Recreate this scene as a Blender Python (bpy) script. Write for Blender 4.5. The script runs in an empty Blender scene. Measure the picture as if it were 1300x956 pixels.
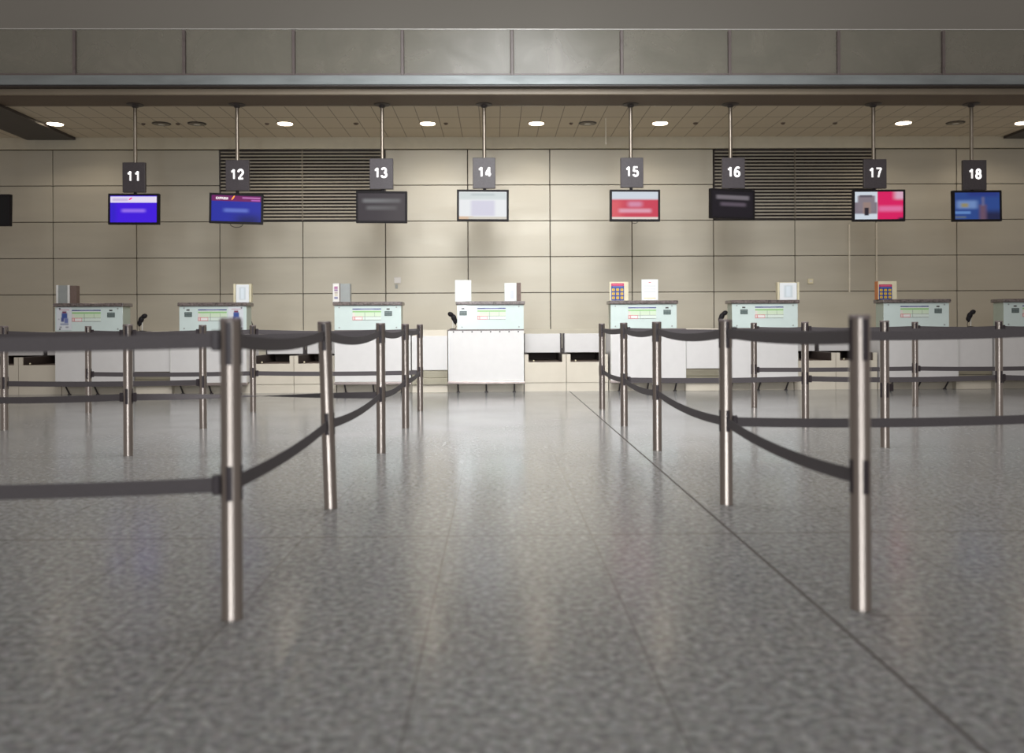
import bpy, bmesh, math, random
from mathutils import Vector, Matrix, Euler
random.seed(4)
S = bpy.context.scene
C = S.collection
PI = math.pi

# ---------------------------------------------------------------- camera
F = 1150.0
CZ = 0.965
YAW = math.atan(21.0 / F)
ROLL = math.radians(0.30)
HZ = 415.0
cam_d = bpy.data.cameras.new('camera')
cam = bpy.data.objects.new('camera', cam_d)
C.objects.link(cam)
cam_d.sensor_width = 36.0
cam_d.lens = 36.0 * F / 1300.0
cam_d.shift_y = -(478.0 - HZ) / 1300.0
cam_d.clip_end = 200
cam.matrix_world = (Matrix.Translation((0, 0, CZ)) @ Matrix.Rotation(-YAW, 4, 'Z') @
                    Matrix.Rotation(PI / 2, 4, 'X') @ Matrix.Rotation(-ROLL, 4, 'Z'))
cam_d.dof.use_dof = True
cam_d.dof.focus_distance = 10.5
cam_d.dof.aperture_fstop = 1.6
S.camera = cam
ROT = cam.matrix_world.to_3x3()


def at(px, py, Y):
    """world point seen at a pixel of the 1300x956 frame, at hall depth Y"""
    d = ROT @ Vector(((px - 650.0) / F, -(py - HZ) / F, -1.0))
    k = Y / d.y
    return Vector((d.x * k, Y, CZ + d.z * k))


def on_floor(px, py):
    d = ROT @ Vector(((px - 650.0) / F, -(py - HZ) / F, -1.0))
    k = -CZ / d.z
    return Vector((d.x * k, d.y * k, 0))


# ---------------------------------------------------------------- materials
def lin(c):
    return tuple(((v / 255) / 12.92 if v / 255 <= 0.04045 else ((v / 255 + 0.055) / 1.055) ** 2.4) for v in c) + (1.0,)


def new_mat(name):
    m = bpy.data.materials.new(name)
    m.use_nodes = True
    nt = m.node_tree
    return m, nt, nt.nodes, nt.links, nt.nodes['Principled BSDF']


def mat(name, rgb, rough=0.5, metal=0.0, noise=0.06, scale=8.0, stretch=(1, 1, 1), emit=None, estr=0.0,
        spec=0.5, coat=0.0, rnoise=0.0, bump=0.0):
    m, nt, N, L, b = new_mat(name)
    c = lin(rgb)
    tc = N.new('ShaderNodeTexCoord')
    mp = N.new('ShaderNodeMapping')
    mp.inputs['Scale'].default_value = stretch
    nz = N.new('ShaderNodeTexNoise')
    nz.inputs['Scale'].default_value = scale
    nz.inputs['Detail'].default_value = 4
    L.new(tc.outputs['Object'], mp.inputs['Vector'])
    L.new(mp.outputs['Vector'], nz.inputs['Vector'])
    mr = N.new('ShaderNodeMapRange')
    mr.inputs['From Min'].default_value = 0.3
    mr.inputs['From Max'].default_value = 0.7
    mr.inputs['To Min'].default_value = 1 - noise
    mr.inputs['To Max'].default_value = 1 + noise
    L.new(nz.outputs['Fac'], mr.inputs['Value'])
    vm = N.new('ShaderNodeVectorMath')
    vm.operation = 'SCALE'
    vm.inputs[0].default_value = c[:3]
    L.new(mr.outputs['Result'], vm.inputs['Scale'])
    L.new(vm.outputs['Vector'], b.inputs['Base Color'])
    b.inputs['Roughness'].default_value = rough
    if rnoise:
        m2 = N.new('ShaderNodeMapRange')
        m2.inputs['From Min'].default_value = 0.3
        m2.inputs['From Max'].default_value = 0.7
        m2.inputs['To Min'].default_value = max(0, rough - rnoise)
        m2.inputs['To Max'].default_value = rough + rnoise
        L.new(nz.outputs['Fac'], m2.inputs['Value'])
        L.new(m2.outputs['Result'], b.inputs['Roughness'])
    if bump:
        bp = N.new('ShaderNodeBump')
        bp.inputs['Strength'].default_value = bump
        bp.inputs['Distance'].default_value = 0.002
        L.new(nz.outputs['Fac'], bp.inputs['Height'])
        L.new(bp.outputs['Normal'], b.inputs['Normal'])
    b.inputs['Metallic'].default_value = metal
    b.inputs['Specular IOR Level'].default_value = spec
    b.inputs['Coat Weight'].default_value = coat
    if emit:
        b.inputs['Emission Color'].default_value = lin(emit)
        b.inputs['Emission Strength'].default_value = estr
    return m


def rect_mat(name, base, rects, emit=0.0, rough=0.35):
    """print or screen image: soft-edged rectangles (x0,x1,z0,z1,soft,rgb[,alpha]) over a base colour, 0..1 across the part"""
    m, nt, N, L, b = new_mat(name)
    tc = N.new('ShaderNodeTexCoord')
    sp = N.new('ShaderNodeSeparateXYZ')
    L.new(tc.outputs['Generated'], sp.inputs[0])
    rgb = N.new('ShaderNodeRGB')
    rgb.outputs[0].default_value = lin(base)
    cur = rgb.outputs[0]

    def edge(src, a, s, up):
        r = N.new('ShaderNodeMapRange')
        r.interpolation_type = 'SMOOTHSTEP'
        r.inputs['From Min'].default_value = a - s
        r.inputs['From Max'].default_value = a + s
        r.inputs['To Min'].default_value = 0 if up else 1
        r.inputs['To Max'].default_value = 1 if up else 0
        L.new(src, r.inputs['Value'])
        return r.outputs['Result']

    def mul(a, c):
        n = N.new('ShaderNodeMath')
        n.operation = 'MULTIPLY'
        L.new(a, n.inputs[0])
        if isinstance(c, float):
            n.inputs[1].default_value = c
        else:
            L.new(c, n.inputs[1])
        return n.outputs[0]
    for r in rects:
        x0, x1, z0, z1, s, col = r[:6]
        f = mul(mul(edge(sp.outputs['X'], x0, s, True), edge(sp.outputs['X'], x1, s, False)),
                mul(edge(sp.outputs['Z'], z0, s, True), edge(sp.outputs['Z'], z1, s, False)))
        if len(r) > 6:
            f = mul(f, float(r[6]))
        mx = N.new('ShaderNodeMix')
        mx.data_type = 'RGBA'
        L.new(f, mx.inputs['Factor'])
        L.new(cur, mx.inputs['A'])
        mx.inputs['B'].default_value = lin(col)
        cur = mx.outputs['Result']
    b.inputs['Roughness'].default_value = rough
    if emit:
        b.inputs['Specular IOR Level'].default_value = 0.15
        b.inputs['Base Color'].default_value = (0.01, 0.01, 0.01, 1)
        L.new(cur, b.inputs['Emission Color'])
        b.inputs['Emission Strength'].default_value = emit
    else:
        L.new(cur, b.inputs['Base Color'])
    return m


def floor_mat():
    m, nt, N, L, b = new_mat('polished granite floor')
    tc = N.new('ShaderNodeTexCoord')
    n1 = N.new('ShaderNodeTexNoise'); n1.inputs['Scale'].default_value = 34; n1.inputs['Detail'].default_value = 5
    n2 = N.new('ShaderNodeTexVoronoi'); n2.inputs['Scale'].default_value = 75
    n3 = N.new('ShaderNodeTexNoise'); n3.inputs['Scale'].default_value = 0.9; n3.inputs['Detail'].default_value = 3
    for n in (n1, n2, n3):
        L.new(tc.outputs['Object'], n.inputs['Vector'])
    r1 = N.new('ShaderNodeValToRGB')
    e = r1.color_ramp.elements
    e[0].position = 0.30; e[0].color = lin((94, 97, 95))
    e[1].position = 0.70; e[1].color = lin((152, 156, 152))
    e2 = e.new(0.5); e2.color = lin((123, 126, 123))
    L.new(n1.outputs['Fac'], r1.inputs['Fac'])
    mx = N.new('ShaderNodeMix'); mx.data_type = 'RGBA'; mx.blend_type = 'OVERLAY'
    mx.inputs['Factor'].default_value = 0.16
    L.new(r1.outputs['Color'], mx.inputs['A'])
    L.new(n2.outputs['Color'], mx.inputs['B'])
    hs = N.new('ShaderNodeHueSaturation'); hs.inputs['Saturation'].default_value = 0.22
    L.new(mx.outputs['Result'], hs.inputs['Color'])
    # joints
    sp = N.new('ShaderNodeSeparateXYZ')
    L.new(tc.outputs['Object'], sp.inputs[0])

    def joint(src, origin, pitch, half):
        a = N.new('ShaderNodeMath'); a.operation = 'SUBTRACT'; a.inputs[1].default_value = origin
        L.new(src, a.inputs[0])
        p = N.new('ShaderNodeMath'); p.operation = 'PINGPONG'; p.inputs[1].default_value = pitch / 2
        L.new(a.outputs[0], p.inputs[0])
        c = N.new('ShaderNodeMapRange'); c.inputs['From Min'].default_value = half * 0.4
        c.inputs['From Max'].default_value = half
        c.inputs['To Min'].default_value = 1; c.inputs['To Max'].default_value = 0
        L.new(p.outputs[0], c.inputs['Value'])
        return c.outputs['Result']
    jx = joint(sp.outputs['X'], 1.10, 0.662, 0.005)
    jy = joint(sp.outputs['Y'], 4.19, 2.65, 0.015)
    mxm = N.new('ShaderNodeMath'); mxm.operation = 'MAXIMUM'
    wk = N.new('ShaderNodeMath'); wk.operation = 'MULTIPLY'; wk.inputs[1].default_value = 0.95
    L.new(jx, wk.inputs[0])
    L.new(wk.outputs[0], mxm.inputs[0]); L.new(jy, mxm.inputs[1])
    sc = N.new('ShaderNodeMath'); sc.operation = 'MULTIPLY'; sc.inputs[1].default_value = 0.6
    L.new(mxm.outputs[0], sc.inputs[0])
    m2 = N.new('ShaderNodeMix'); m2.data_type = 'RGBA'
    L.new(sc.outputs[0], m2.inputs['Factor'])
    L.new(hs.outputs['Color'], m2.inputs['A'])
    m2.inputs['B'].default_value = lin((78, 74, 70))
    L.new(m2.outputs['Result'], b.inputs['Base Color'])
    rr = N.new('ShaderNodeMapRange')
    rr.inputs['From Min'].default_value = 0.3; rr.inputs['From Max'].default_value = 0.7
    rr.inputs['To Min'].default_value = 0.15; rr.inputs['To Max'].default_value = 0.21
    L.new(n3.outputs['Fac'], rr.inputs['Value'])
    L.new(rr.outputs['Result'], b.inputs['Roughness'])
    b.inputs['Specular IOR Level'].default_value = 0.85
    return m


def ceiling_mat():
    m, nt, N, L, b = new_mat('ceiling tiles')
    tc = N.new('ShaderNodeTexCoord')
    sp = N.new('ShaderNodeSeparateXYZ')
    L.new(tc.outputs['Object'], sp.inputs[0])
    outs = []
    for ax, o, p, h in (('X', 0.1, 0.36, 0.006), ('Y', 15.1, 0.85, 0.012)):
        a = N.new('ShaderNodeMath'); a.operation = 'SUBTRACT'; a.inputs[1].default_value = o
        L.new(sp.outputs[ax], a.inputs[0])
        q = N.new('ShaderNodeMath'); q.operation = 'PINGPONG'; q.inputs[1].default_value = p / 2
        L.new(a.outputs[0], q.inputs[0])
        c = N.new('ShaderNodeMath'); c.operation = 'LESS_THAN'; c.inputs[1].default_value = h
        L.new(q.outputs[0], c.inputs[0])
        outs.append(c.outputs[0])
    mx = N.new('ShaderNodeMath'); mx.operation = 'MAXIMUM'
    L.new(outs[0], mx.inputs[0]); L.new(outs[1], mx.inputs[1])
    m2 = N.new('ShaderNodeMix'); m2.data_type = 'RGBA'
    m2.inputs['A'].default_value = lin((206, 196, 180)); m2.inputs['B'].default_value = lin((128, 118, 106))
    L.new(mx.outputs[0], m2.inputs['Factor'])
    L.new(m2.outputs['Result'], b.inputs['Base Color'])
    b.inputs['Roughness'].default_value = 0.8
    return m


def glass_mat():
    m, nt, N, L, b = new_mat('smeared balustrade glass')
    out = N['Material Output']
    tr = N.new('ShaderNodeBsdfTransparent'); tr.inputs[0].default_value = (0.86, 0.88, 0.86, 1)
    tc = N.new('ShaderNodeTexCoord')
    nz = N.new('ShaderNodeTexNoise'); nz.inputs['Scale'].default_value = 1.6; nz.inputs['Detail'].default_value = 5
    nz.inputs['Distortion'].default_value = 0.7
    L.new(tc.outputs['Object'], nz.inputs['Vector'])
    mr = N.new('ShaderNodeMapRange'); mr.inputs['From Min'].default_value = 0.3; mr.inputs['From Max'].default_value = 0.75
    mr.inputs['To Min'].default_value = 0.30; mr.inputs['To Max'].default_value = 0.66
    L.new(nz.outputs['Fac'], mr.inputs['Value'])
    b.inputs['Base Color'].default_value = lin((150, 146, 134)); b.inputs['Roughness'].default_value = 0.25
    mx = N.new('ShaderNodeMixShader')
    L.new(mr.outputs['Result'], mx.inputs[0]); L.new(tr.outputs[0], mx.inputs[1]); L.new(b.outputs[0], mx.inputs[2])
    L.new(mx.outputs[0], out.inputs['Surface'])
    return m


M = dict(
    floor=floor_mat(), tiles=ceiling_mat(), glass=glass_mat(),
    panel=mat('brushed metal wall panel', (190, 185, 171), rough=0.45, metal=0.25, noise=0.05, scale=1.2, stretch=(0.5, 1, 3), rnoise=0.05),
    backing=mat('dark joint backing', (52, 45, 40), rough=0.8),
    bulk=mat('painted bulkhead', (206, 199, 180), rough=0.7, noise=0.03),
    upper=mat('painted upper wall', (150, 147, 140), rough=0.85, noise=0.04, scale=0.3),
    soffit=mat('dark soffit', (104, 90, 80), rough=0.6, noise=0.08, scale=1.0),
    fascia=mat('brushed steel fascia', (140, 147, 148), rough=0.5, metal=0.35, noise=0.16, scale=1.6, stretch=(1, 1, 4), rnoise=0.1),
    beam=mat('beige beam', (150, 138, 120), rough=0.45, noise=0.08, scale=1.2),
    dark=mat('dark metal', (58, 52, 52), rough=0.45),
    frame_grey=mat('grey post paint', (110, 100, 98), rough=0.4),
    black=mat('black plastic', (30, 27, 30), rough=0.55, noise=0.1, spec=0.2),
    steel=mat('brushed stainless steel', (150, 142, 136), rough=0.29, metal=1.0, noise=0.0),
    polesteel=mat('satin pole steel', (150, 142, 130), rough=0.35, metal=0.9, noise=0.05),
    tape=mat('charcoal webbing', (76, 71, 73), rough=0.75, noise=0.1, scale=60, stretch=(1, 1, 6), bump=0.3),
    housing=mat('dark tape slot', (42, 33, 38), rough=0.45),
    mint=mat('pale mint glass front', (206, 220, 216), rough=0.14, noise=0.02, coat=0.3),
    mintside=mat('grey green side panel', (170, 182, 168), rough=0.35, noise=0.02),
    white=mat('white laminate', (215, 213, 211), rough=0.3, noise=0.02, coat=0.1),
    granite=mat('brown speckled granite', (104, 94, 91), rough=0.25, noise=0.6, scale=45),
    bar=mat('pinkish steel bar', (168, 156, 152), rough=0.3, metal=0.8),
    beige=mat('beige conveyor panel', (206, 198, 182), rough=0.38, noise=0.05, scale=3),
    belt=mat('brown rubber belt', (92, 78, 68), rough=0.6, noise=0.2, scale=20, stretch=(1, 0.2, 1)),
    inner=mat('dark interior', (58, 47, 42), rough=0.7),
    satin=mat('satin steel strip', (150, 144, 126), rough=0.35, metal=0.5, noise=0.12, scale=6, stretch=(0.3, 1, 3)),
    slat=mat('louvre slat', (186, 180, 168), rough=0.4, metal=0.0, noise=0.05),
    slatback=mat('louvre backing', (26, 22, 24), rough=0.8),
    board=mat('charcoal sign board', (74, 68, 72), rough=0.45, noise=0.12, scale=40, spec=0.5),
    digit=mat('white numeral', (245, 245, 245), rough=0.5, emit=(255, 252, 250), estr=0.6, noise=0.0),
    acrylic=mat('clear acrylic', (214, 218, 214), rough=0.15, noise=0.03),
    cream=mat('cream plastic', (216, 208, 178), rough=0.5),
    silver=mat('silver edge', (220, 220, 216), rough=0.3, metal=0.2),
    greypanel=mat('grey holder panel', (150, 154, 152), rough=0.4),
    brownside=mat('brown perforated side', (112, 94, 86), rough=0.6, noise=0.25, scale=90),
    lamp_on=mat('lit lamp lens', (255, 245, 225), rough=0.4, emit=(255, 236, 206), estr=9.0, noise=0.0),
    lamp_off=mat('unlit lamp reflector', (120, 110, 100), rough=0.3, metal=0.7),
    trim=mat('lamp trim ring', (176, 164, 148), rough=0.4, metal=0.3),
    cable=mat('black cable', (30, 28, 28), rough=0.5),
    wire=mat('pale wire', (220, 214, 200), rough=0.5),
    red=mat('red print', (196, 44, 66), rough=0.5),
    seam=mat('dark floor joint strip', (66, 60, 56), rough=0.6),
)


# ---------------------------------------------------------------- mesh helpers
class MB:
    def __init__(s):
        s.bm = bmesh.new()

    def box(s, x0, x1, y0, y1, z0, z1, bevel=0.0):
        r = bmesh.ops.create_cube(s.bm, size=1.0)
        vs = r['verts']
        for v in vs:
            v.co = Vector(((x0 + x1) / 2 + v.co.x * (x1 - x0), (y0 + y1) / 2 + v.co.y * (y1 - y0), (z0 + z1) / 2 + v.co.z * (z1 - z0)))
        if bevel:
            es = list({e for v in vs for e in v.link_edges})
            bmesh.ops.bevel(s.bm, geom=es, offset=bevel, segments=2, affect='EDGES', profile=0.5)
        return s

    def cyl(s, p0, p1, r0, r1=None, seg=32, caps=True):
        r1 = r0 if r1 is None else r1
        p0, p1 = Vector(p0), Vector(p1)
        d = p1 - p0
        r = bmesh.ops.create_cone(s.bm, cap_ends=caps, segments=seg, radius1=r0, radius2=r1, depth=d.length)
        q = d.to_track_quat('Z', 'Y').to_matrix().to_4x4()
        bmesh.ops.transform(s.bm, matrix=Matrix.Translation((p0 + p1) / 2) @ q, verts=r['verts'])
        return s

    def lathe(s, prof, seg=40, origin=(0, 0, 0)):
        o = Vector(origin)
        rings = []
        for r, z in prof:
            rings.append([s.bm.verts.new(o + Vector((r * math.cos(2 * PI * i / seg), r * math.sin(2 * PI * i / seg), z))) for i in range(seg)])
        for a, b in zip(rings, rings[1:]):
            for i in range(seg):
                s.bm.faces.new((a[i], a[(i + 1) % seg], b[(i + 1) % seg], b[i]))
        s.bm.faces.new(list(reversed(rings[0])))
        s.bm.faces.new(rings[-1])
        return s

    def tube(s, pts, r, seg=8):
        pts = [Vector(p) for p in pts]
        for a, b in zip(pts, pts[1:]):
            s.cyl(a, b, r, seg=seg)
        for p in pts[1:-1]:
            q = bmesh.ops.create_icosphere(s.bm, subdivisions=1, radius=r)
            bmesh.ops.translate(s.bm, verts=q['verts'], vec=p)
        return s

    def blob(s, c, rx, ry, rz, rot=0):
        q = bmesh.ops.create_uvsphere(s.bm, u_segments=16, v_segments=10, radius=1)
        bmesh.ops.transform(s.bm, matrix=Matrix.Translation(c) @ Matrix.Rotation(rot, 4, 'Y') @ Matrix.Diagonal((rx, ry, rz, 1)), verts=q['verts'])
        return s

    def build(s, name, m, parent=None, smooth=False, loc=None):
        bmesh.ops.recalc_face_normals(s.bm, faces=s.bm.faces[:])
        me = bpy.data.meshes.new(name)
        s.bm.to_mesh(me)
        s.bm.free()
        me.materials.append(m)
        if smooth:
            for p in me.polygons:
                p.use_smooth = True
            try:
                me.set_sharp_from_angle(angle=math.radians(40))
            except Exception:
                pass
        o = bpy.data.objects.new(name, me)
        C.objects.link(o)
        if parent:
            o.parent = parent
        if loc is not None:
            o.location = loc
        return o


def tag(o, label=None, cat=None, group=None, kind=None):
    if label: o['label'] = label
    if cat: o['category'] = cat
    if group: o['group'] = group
    if kind: o['kind'] = kind
    return o


def empty(name, loc, label, cat, group=None, rz=0):
    o = bpy.data.objects.new(name, None)
    C.objects.link(o)
    o.location = loc
    o.rotation_euler = (0, 0, rz)
    o.empty_display_size = 0.1
    return tag(o, label, cat, group)


def struct(o, label):
    return tag(o, label, None, None, 'structure')


def copy_tree(o, parent=None):
    c = o.copy()
    C.objects.link(c)
    if parent: c.parent = parent
    for ch in [x for x in S.objects if x.parent == o]:
        copy_tree(ch, c)
    return c


def text_obj(name, s, size, m, parent, loc, offset=0.0, extrude=0.002, xs=1.0):
    cu = bpy.data.curves.new(name, 'FONT')
    cu.body = s
    cu.size = size
    cu.offset = offset
    cu.extrude = extrude
    cu.align_x = 'CENTER'
    cu.align_y = 'CENTER'
    t = bpy.data.objects.new(name + '_curve', cu)
    C.objects.link(t)
    bpy.context.view_layer.update()
    dg = bpy.context.evaluated_depsgraph_get()
    me = bpy.data.meshes.new_from_object(t.evaluated_get(dg))
    C.objects.unlink(t)
    bpy.data.objects.remove(t)
    me.transform(Matrix.Rotation(PI / 2, 4, 'X') @ Matrix.Diagonal((xs, 1, 1, 1)))
    me.materials.clear()
    me.materials.append(m)
    o = bpy.data.objects.new(name, me)
    C.objects.link(o)
    o.parent = parent
    o.location = loc
    return o


def arc(cx, cy, rx, ry, a0, a1, n=14):
    return [(cx + rx * math.cos(math.radians(a0 + (a1 - a0) * i / n)), cy + ry * math.sin(math.radians(a0 + (a1 - a0) * i / n))) for i in range(n + 1)]


GL = {   # centre lines of bold numerals in a 0.6 x 1 cell
    '1': [[(.14, .72), (.25, .75), (.35, .86), (.38, .92)], [(.38, .92), (.38, .07)]],
    '2': [arc(.30, .66, .21, .25, 170, -25) + [(.36, .40), (.12, .09)], [(.10, .09), (.53, .09)]],
    '3': [arc(.28, .70, .19, .21, 160, -80), arc(.28, .29, .23, .21, 80, -165)],
    '4': [[(.40, .90), (.09, .33)], [(.07, .28), (.57, .28)], [(.41, .92), (.41, .07)]],
    '5': [[(.50, .90), (.17, .90), (.12, .50)], arc(.30, .32, .22, .24, 135, -160)],
    '6': [arc(.30, .31, .21, .23, 0, 360, 22), arc(.36, .42, .27, .49, 180, 60)],
    '7': [[(.07, .90), (.53, .90)], [(.53, .88), (.36, .55), (.25, .07)]],
    '8': [arc(.30, .70, .17, .20, 0, 360, 20), arc(.30, .29, .21, .21, 0, 360, 22)],
    '0': [arc(.30, .50, .21, .42, 0, 360, 26)],
}


def numeral(txt, height, m, parent, loc, th=0.165):
    b = MB()
    adv = 0.69
    tot = adv * len(txt)
    r = th / 2 * height
    for i, ch in enumerate(txt):
        ox = (-tot / 2 + adv * i + 0.02) * height
        for line in GL[ch]:
            pts = [Vector((ox + x * height, 0, (z - 0.5) * height)) for x, z in line]
            for p, q in zip(pts, pts[1:]):
                u = (q - p).normalized()
                n = Vector((-u.z, 0, u.x)) * r
                fr = [b.bm.verts.new(v + Vector((0, -0.003, 0))) for v in (p + n, p - n, q - n, q + n)]
                bk = [b.bm.verts.new(v + Vector((0, 0.003, 0))) for v in (p + n, p - n, q - n, q + n)]
                b.bm.faces.new(fr); b.bm.faces.new(bk[::-1])
                for k in range(4):
                    b.bm.faces.new((fr[k], fr[(k + 1) % 4], bk[(k + 1) % 4], bk[k]))
            for p in pts[1:-1]:
                b.cyl(p + Vector((0, 0.003, 0)), p + Vector((0, -0.003, 0)), r, seg=16)
    return b.build('numeral', m, parent, False, loc)


# ---------------------------------------------------------------- setting
YW = 17.65
ZC = 4.655
WX0, WX1 = -13.0, 13.5
struct(MB().box(WX0, WX1, -9, YW + 0.1, -0.1, 0).build('floor', M['floor']), 'polished speckled grey granite floor with thin joints')
struct(MB().box(1.094, 1.106, -9, 13.5, -0.02, 0.0006).build('trim_1', M['seam']), 'dark expansion joint strip running along the floor')

PX = [1.074 + 1.6 * k for k in range(-9, 9)]
ROWS = [0.90, 1.63, 2.33, 3.03, 3.73, 4.42]
wb = MB().box(WX0, WX1, YW + 0.03, YW + 0.25, 0, 7.5)
g = 0.008
for a, b in zip(PX, PX[1:]):
    for r0, r1 in zip(ROWS, ROWS[1:]):
        grille = r0 > 2.9 and ((PX[5] - 0.01 < a < PX[7] - 0.1) or (PX[11] - 0.01 < a < PX[13] - 0.1))
        if grille: continue
wall = wb.build('wall_back', M['backing'])
struct(wall, 'dark backing wall behind the metal panels')
pb = MB()
for a, b in zip(PX, PX[1:]):
    for r0, r1 in zip(ROWS, ROWS[1:]):
        grille = r0 > 2.9 and ((PX[5] - 0.01 < a < PX[7] - 0.1) or (PX[11] - 0.01 < a < PX[13] - 0.1))
        if grille: continue
        pb.box(a + g, b - g, YW - 0.012, YW + 0.035, r0 + g * 0.8, r1 - g * 0.8, 0.004)
pn = pb.build('wall_back_panels', M['panel'])
struct(pn, 'grid of beige brushed metal wall panels')
pn.name = 'trim_2'
struct(MB().box(WX0, WX1, YW - 0.06, YW + 0.03, 4.43, ZC + 0.05).build('trim_3', M['bulk']), 'plain beige bulkhead band above the wall panels')
struct(MB().box(WX0, WX1, 15.1, YW + 0.1, ZC, ZC + 0.1).build('ceiling', M['tiles']), 'low tiled ceiling above the check-in desks')
struct(MB().box(WX0, WX1, 14.43, 15.1, ZC - 0.004, ZC + 0.1).build('trim_4', M['soffit']), 'dark soffit strip the sign poles hang from')
struct(MB().box(WX0, WX1, 15.088, 15.106, ZC - 0.012, ZC).build('trim_5', M['trim']), 'pale edge bead of the tiled ceiling')
struct(MB().box(WX0, WX1, 14.38, 14.46, ZC, 4.80, 0.01).build('trim_6', M['beam']), 'beige beam under the balcony edge')
struct(MB().box(WX0, WX1, 14.20, 14.30, 4.765, 4.915, 0.008).box(WX0, WX1, 14.3, YW + 0.1, 4.80, 4.89).build('trim_7', M['fascia']), 'brushed steel balcony edge')
struct(MB().box(WX0, WX1, 14.22, 14.40, 4.745, 4.768).build('trim_8', M['dark']), 'dark strip standing in for the shadow under the steel edge')  # solid dark strip coloured as the recess shadow
struct(MB().box(WX0, WX1, 17.2, 17.4, 4.8, 11).build('wall_upper', M['upper']), 'plain grey upper wall behind the balcony')
struct(MB().box(-8.98, -8.06, 14.9, YW - 0.07, ZC - 0.05, ZC + 0.02).build('trim_9', M['dark']), 'dark bulkhead strip across the low ceiling at far left')
struct(MB().box(9.98, 10.9, 15.6, YW - 0.07, ZC - 0.05, ZC + 0.02).build('trim_10', M['dark']), 'dark bulkhead strip across the low ceiling at far right')
struct(MB().box(WX0, WX1, 15.5, 15.62, 0, 0.925, 0.006).box(WX0, WX1, 15.6, YW, 0.86, 0.9).build('trim_11', M['bulk']), 'beige low wall behind the desks and conveyors')

struct(MB().box(WX0, WX1, 14.5, 14.6, 4.89, 4.995, 0.01).build('trim_12', M['bulk']), 'pale strip imitating a reflected band low behind the glass balustrade')  # added pale strip, imitates the reflection line low in the glass
# ventilation grilles
def grille(x0, x1, xm, label):
    e = empty('ventilation_grille', ((x0 + x1) / 2, YW, 3.04), label, 'vent', 'louvred grilles high in the back wall')
    w = (x1 - x0) / 2
    H = 4.42 - 3.04
    MB().box(-w, w, 0.0, 0.03, 0, H).build('backing', M['slatback'], e)
    f = MB()
    t = 0.018
    f.box(-w, -w + t, -0.03, 0.02, 0, H); f.box(w - t, w, -0.03, 0.02, 0, H)
    f.box(-w, w, -0.03, 0.02, 0, t * 0.7); f.box(-w, w, -0.03, 0.02, H - t, H)
    f.build('frame', M['dark'], e)
    s = MB()
    n = 21
    for i in range(n):
        z = 0.045 + (H - 0.09) * i / (n - 1)
        p = 0.015
        vs = [s.bm.verts.new(v) for v in ((-w + t, -0.028, z - p), (w - t, -0.028, z - p), (w - t, -0.002, z + p), (-w + t, -0.002, z + p),
                                          (-w + t, -0.024, z - p - .004), (w - t, -0.024, z - p - .004), (w - t, 0.002, z + p - .004), (-w + t, 0.002, z + p - .004))]
        for q in ((0, 1, 2, 3), (7, 6, 5, 4), (0, 4, 5, 1), (3, 2, 6, 7)):
            s.bm.faces.new([vs[k] for k in q])
    s.build('slats', M['slat'], e)
    MB().box(-0.008, 0.008, -0.04, -0.02, 0, H).build('divider', M['polesteel'], e)
grille(PX[5] + g, PX[7] - g, 0, 'wide dark louvred grille behind the signs reading 12 and 13')
grille(PX[11] + g, PX[13] - g, 0, 'wide dark louvred grille behind the signs reading 16 and 17')

# balustrade
YB = 14.25
zb0, zb1 = 4.915, 5.64
bal = empty('glass_balustrade', (0, YB, zb0), 'long balcony balustrade of smeared glass panes between slim grey posts', 'balustrade')
posts_px = [95, 234, 373, 511, 650, 789, 926, 1064, 1197]
bx = [at(p, 66, YB).x for p in posts_px]
pitch = (bx[-1] - bx[0]) / 8
bx = [bx[0] - pitch] + bx + [bx[-1] + pitch]
for a, b in zip(bx, bx[1:]):
    MB().box(a + 0.03, b - 0.03, -0.008, 0.008, 0.01, zb1 - zb0, 0.003).build('glass_pane', M['glass'], bal)
for a in bx:
    m = MB().box(a - 0.022, a + 0.022, -0.04, 0.04, 0, zb1 - zb0 - 0.02, 0.004)
    for z in (0.12, 0.55):
        m.cyl((a, -0.05, z), (a, -0.03, z), 0.012, seg=12)
    m.build('post', M['frame_grey'], bal)
MB().box(bx[0] - 0.1, bx[-1] + 0.1, -0.03, 0.03, 0.0, 0.03).build('bottom_rail', M['frame_grey'], bal)
MB().box(bx[0], bx[-1], -0.012, 0.012, zb1 - zb0, zb1 - zb0 + 0.012, 0.003).build('edge_trim', M['silver'], bal)

# downlights
def downlight(px, on, label):
    p = at(px, 156.5, 16.4)
    e = empty('recessed_downlight', (p.x, 16.4, ZC), label, 'ceiling light', 'recessed ceiling lights')
    MB().lathe([(0.135, -0.006), (0.15, -0.012), (0.165, -0.006), (0.165, 0.0)], 36).build('trim_ring', M['trim'] if on else M['dark'], e, True)
    if on:
        MB().lathe([(0.132, -0.016), (0.10, -0.022), (0.02, -0.024)][::-1] + [(0.135, -0.006)], 36).build('lens', M['lamp_on'], e, True)
        ld = bpy.data.lights.new('downlight', 'SPOT')
        ld.energy = 42
        ld.color = (1.0, 0.86, 0.68)
        ld.spot_size = math.radians(150)
        ld.spot_blend = 0.5
        ld.shadow_soft_size = 0.12
        lo = bpy.data.objects.new('downlight_lamp', ld)
        C.objects.link(lo)
        lo.location = (p.x, 16.4, ZC - 0.04)
    else:
        MB().lathe([(0.075, -0.0185), (0.085, -0.0145), (0.135, -0.0125)], 36).build('reflector', M['lamp_off'], e, True)
        MB().lathe([(0.03, -0.024), (0.06, -0.0195), (0.06, -0.0187)], 24).build('bulb', M['silver'], e, True)
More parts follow.
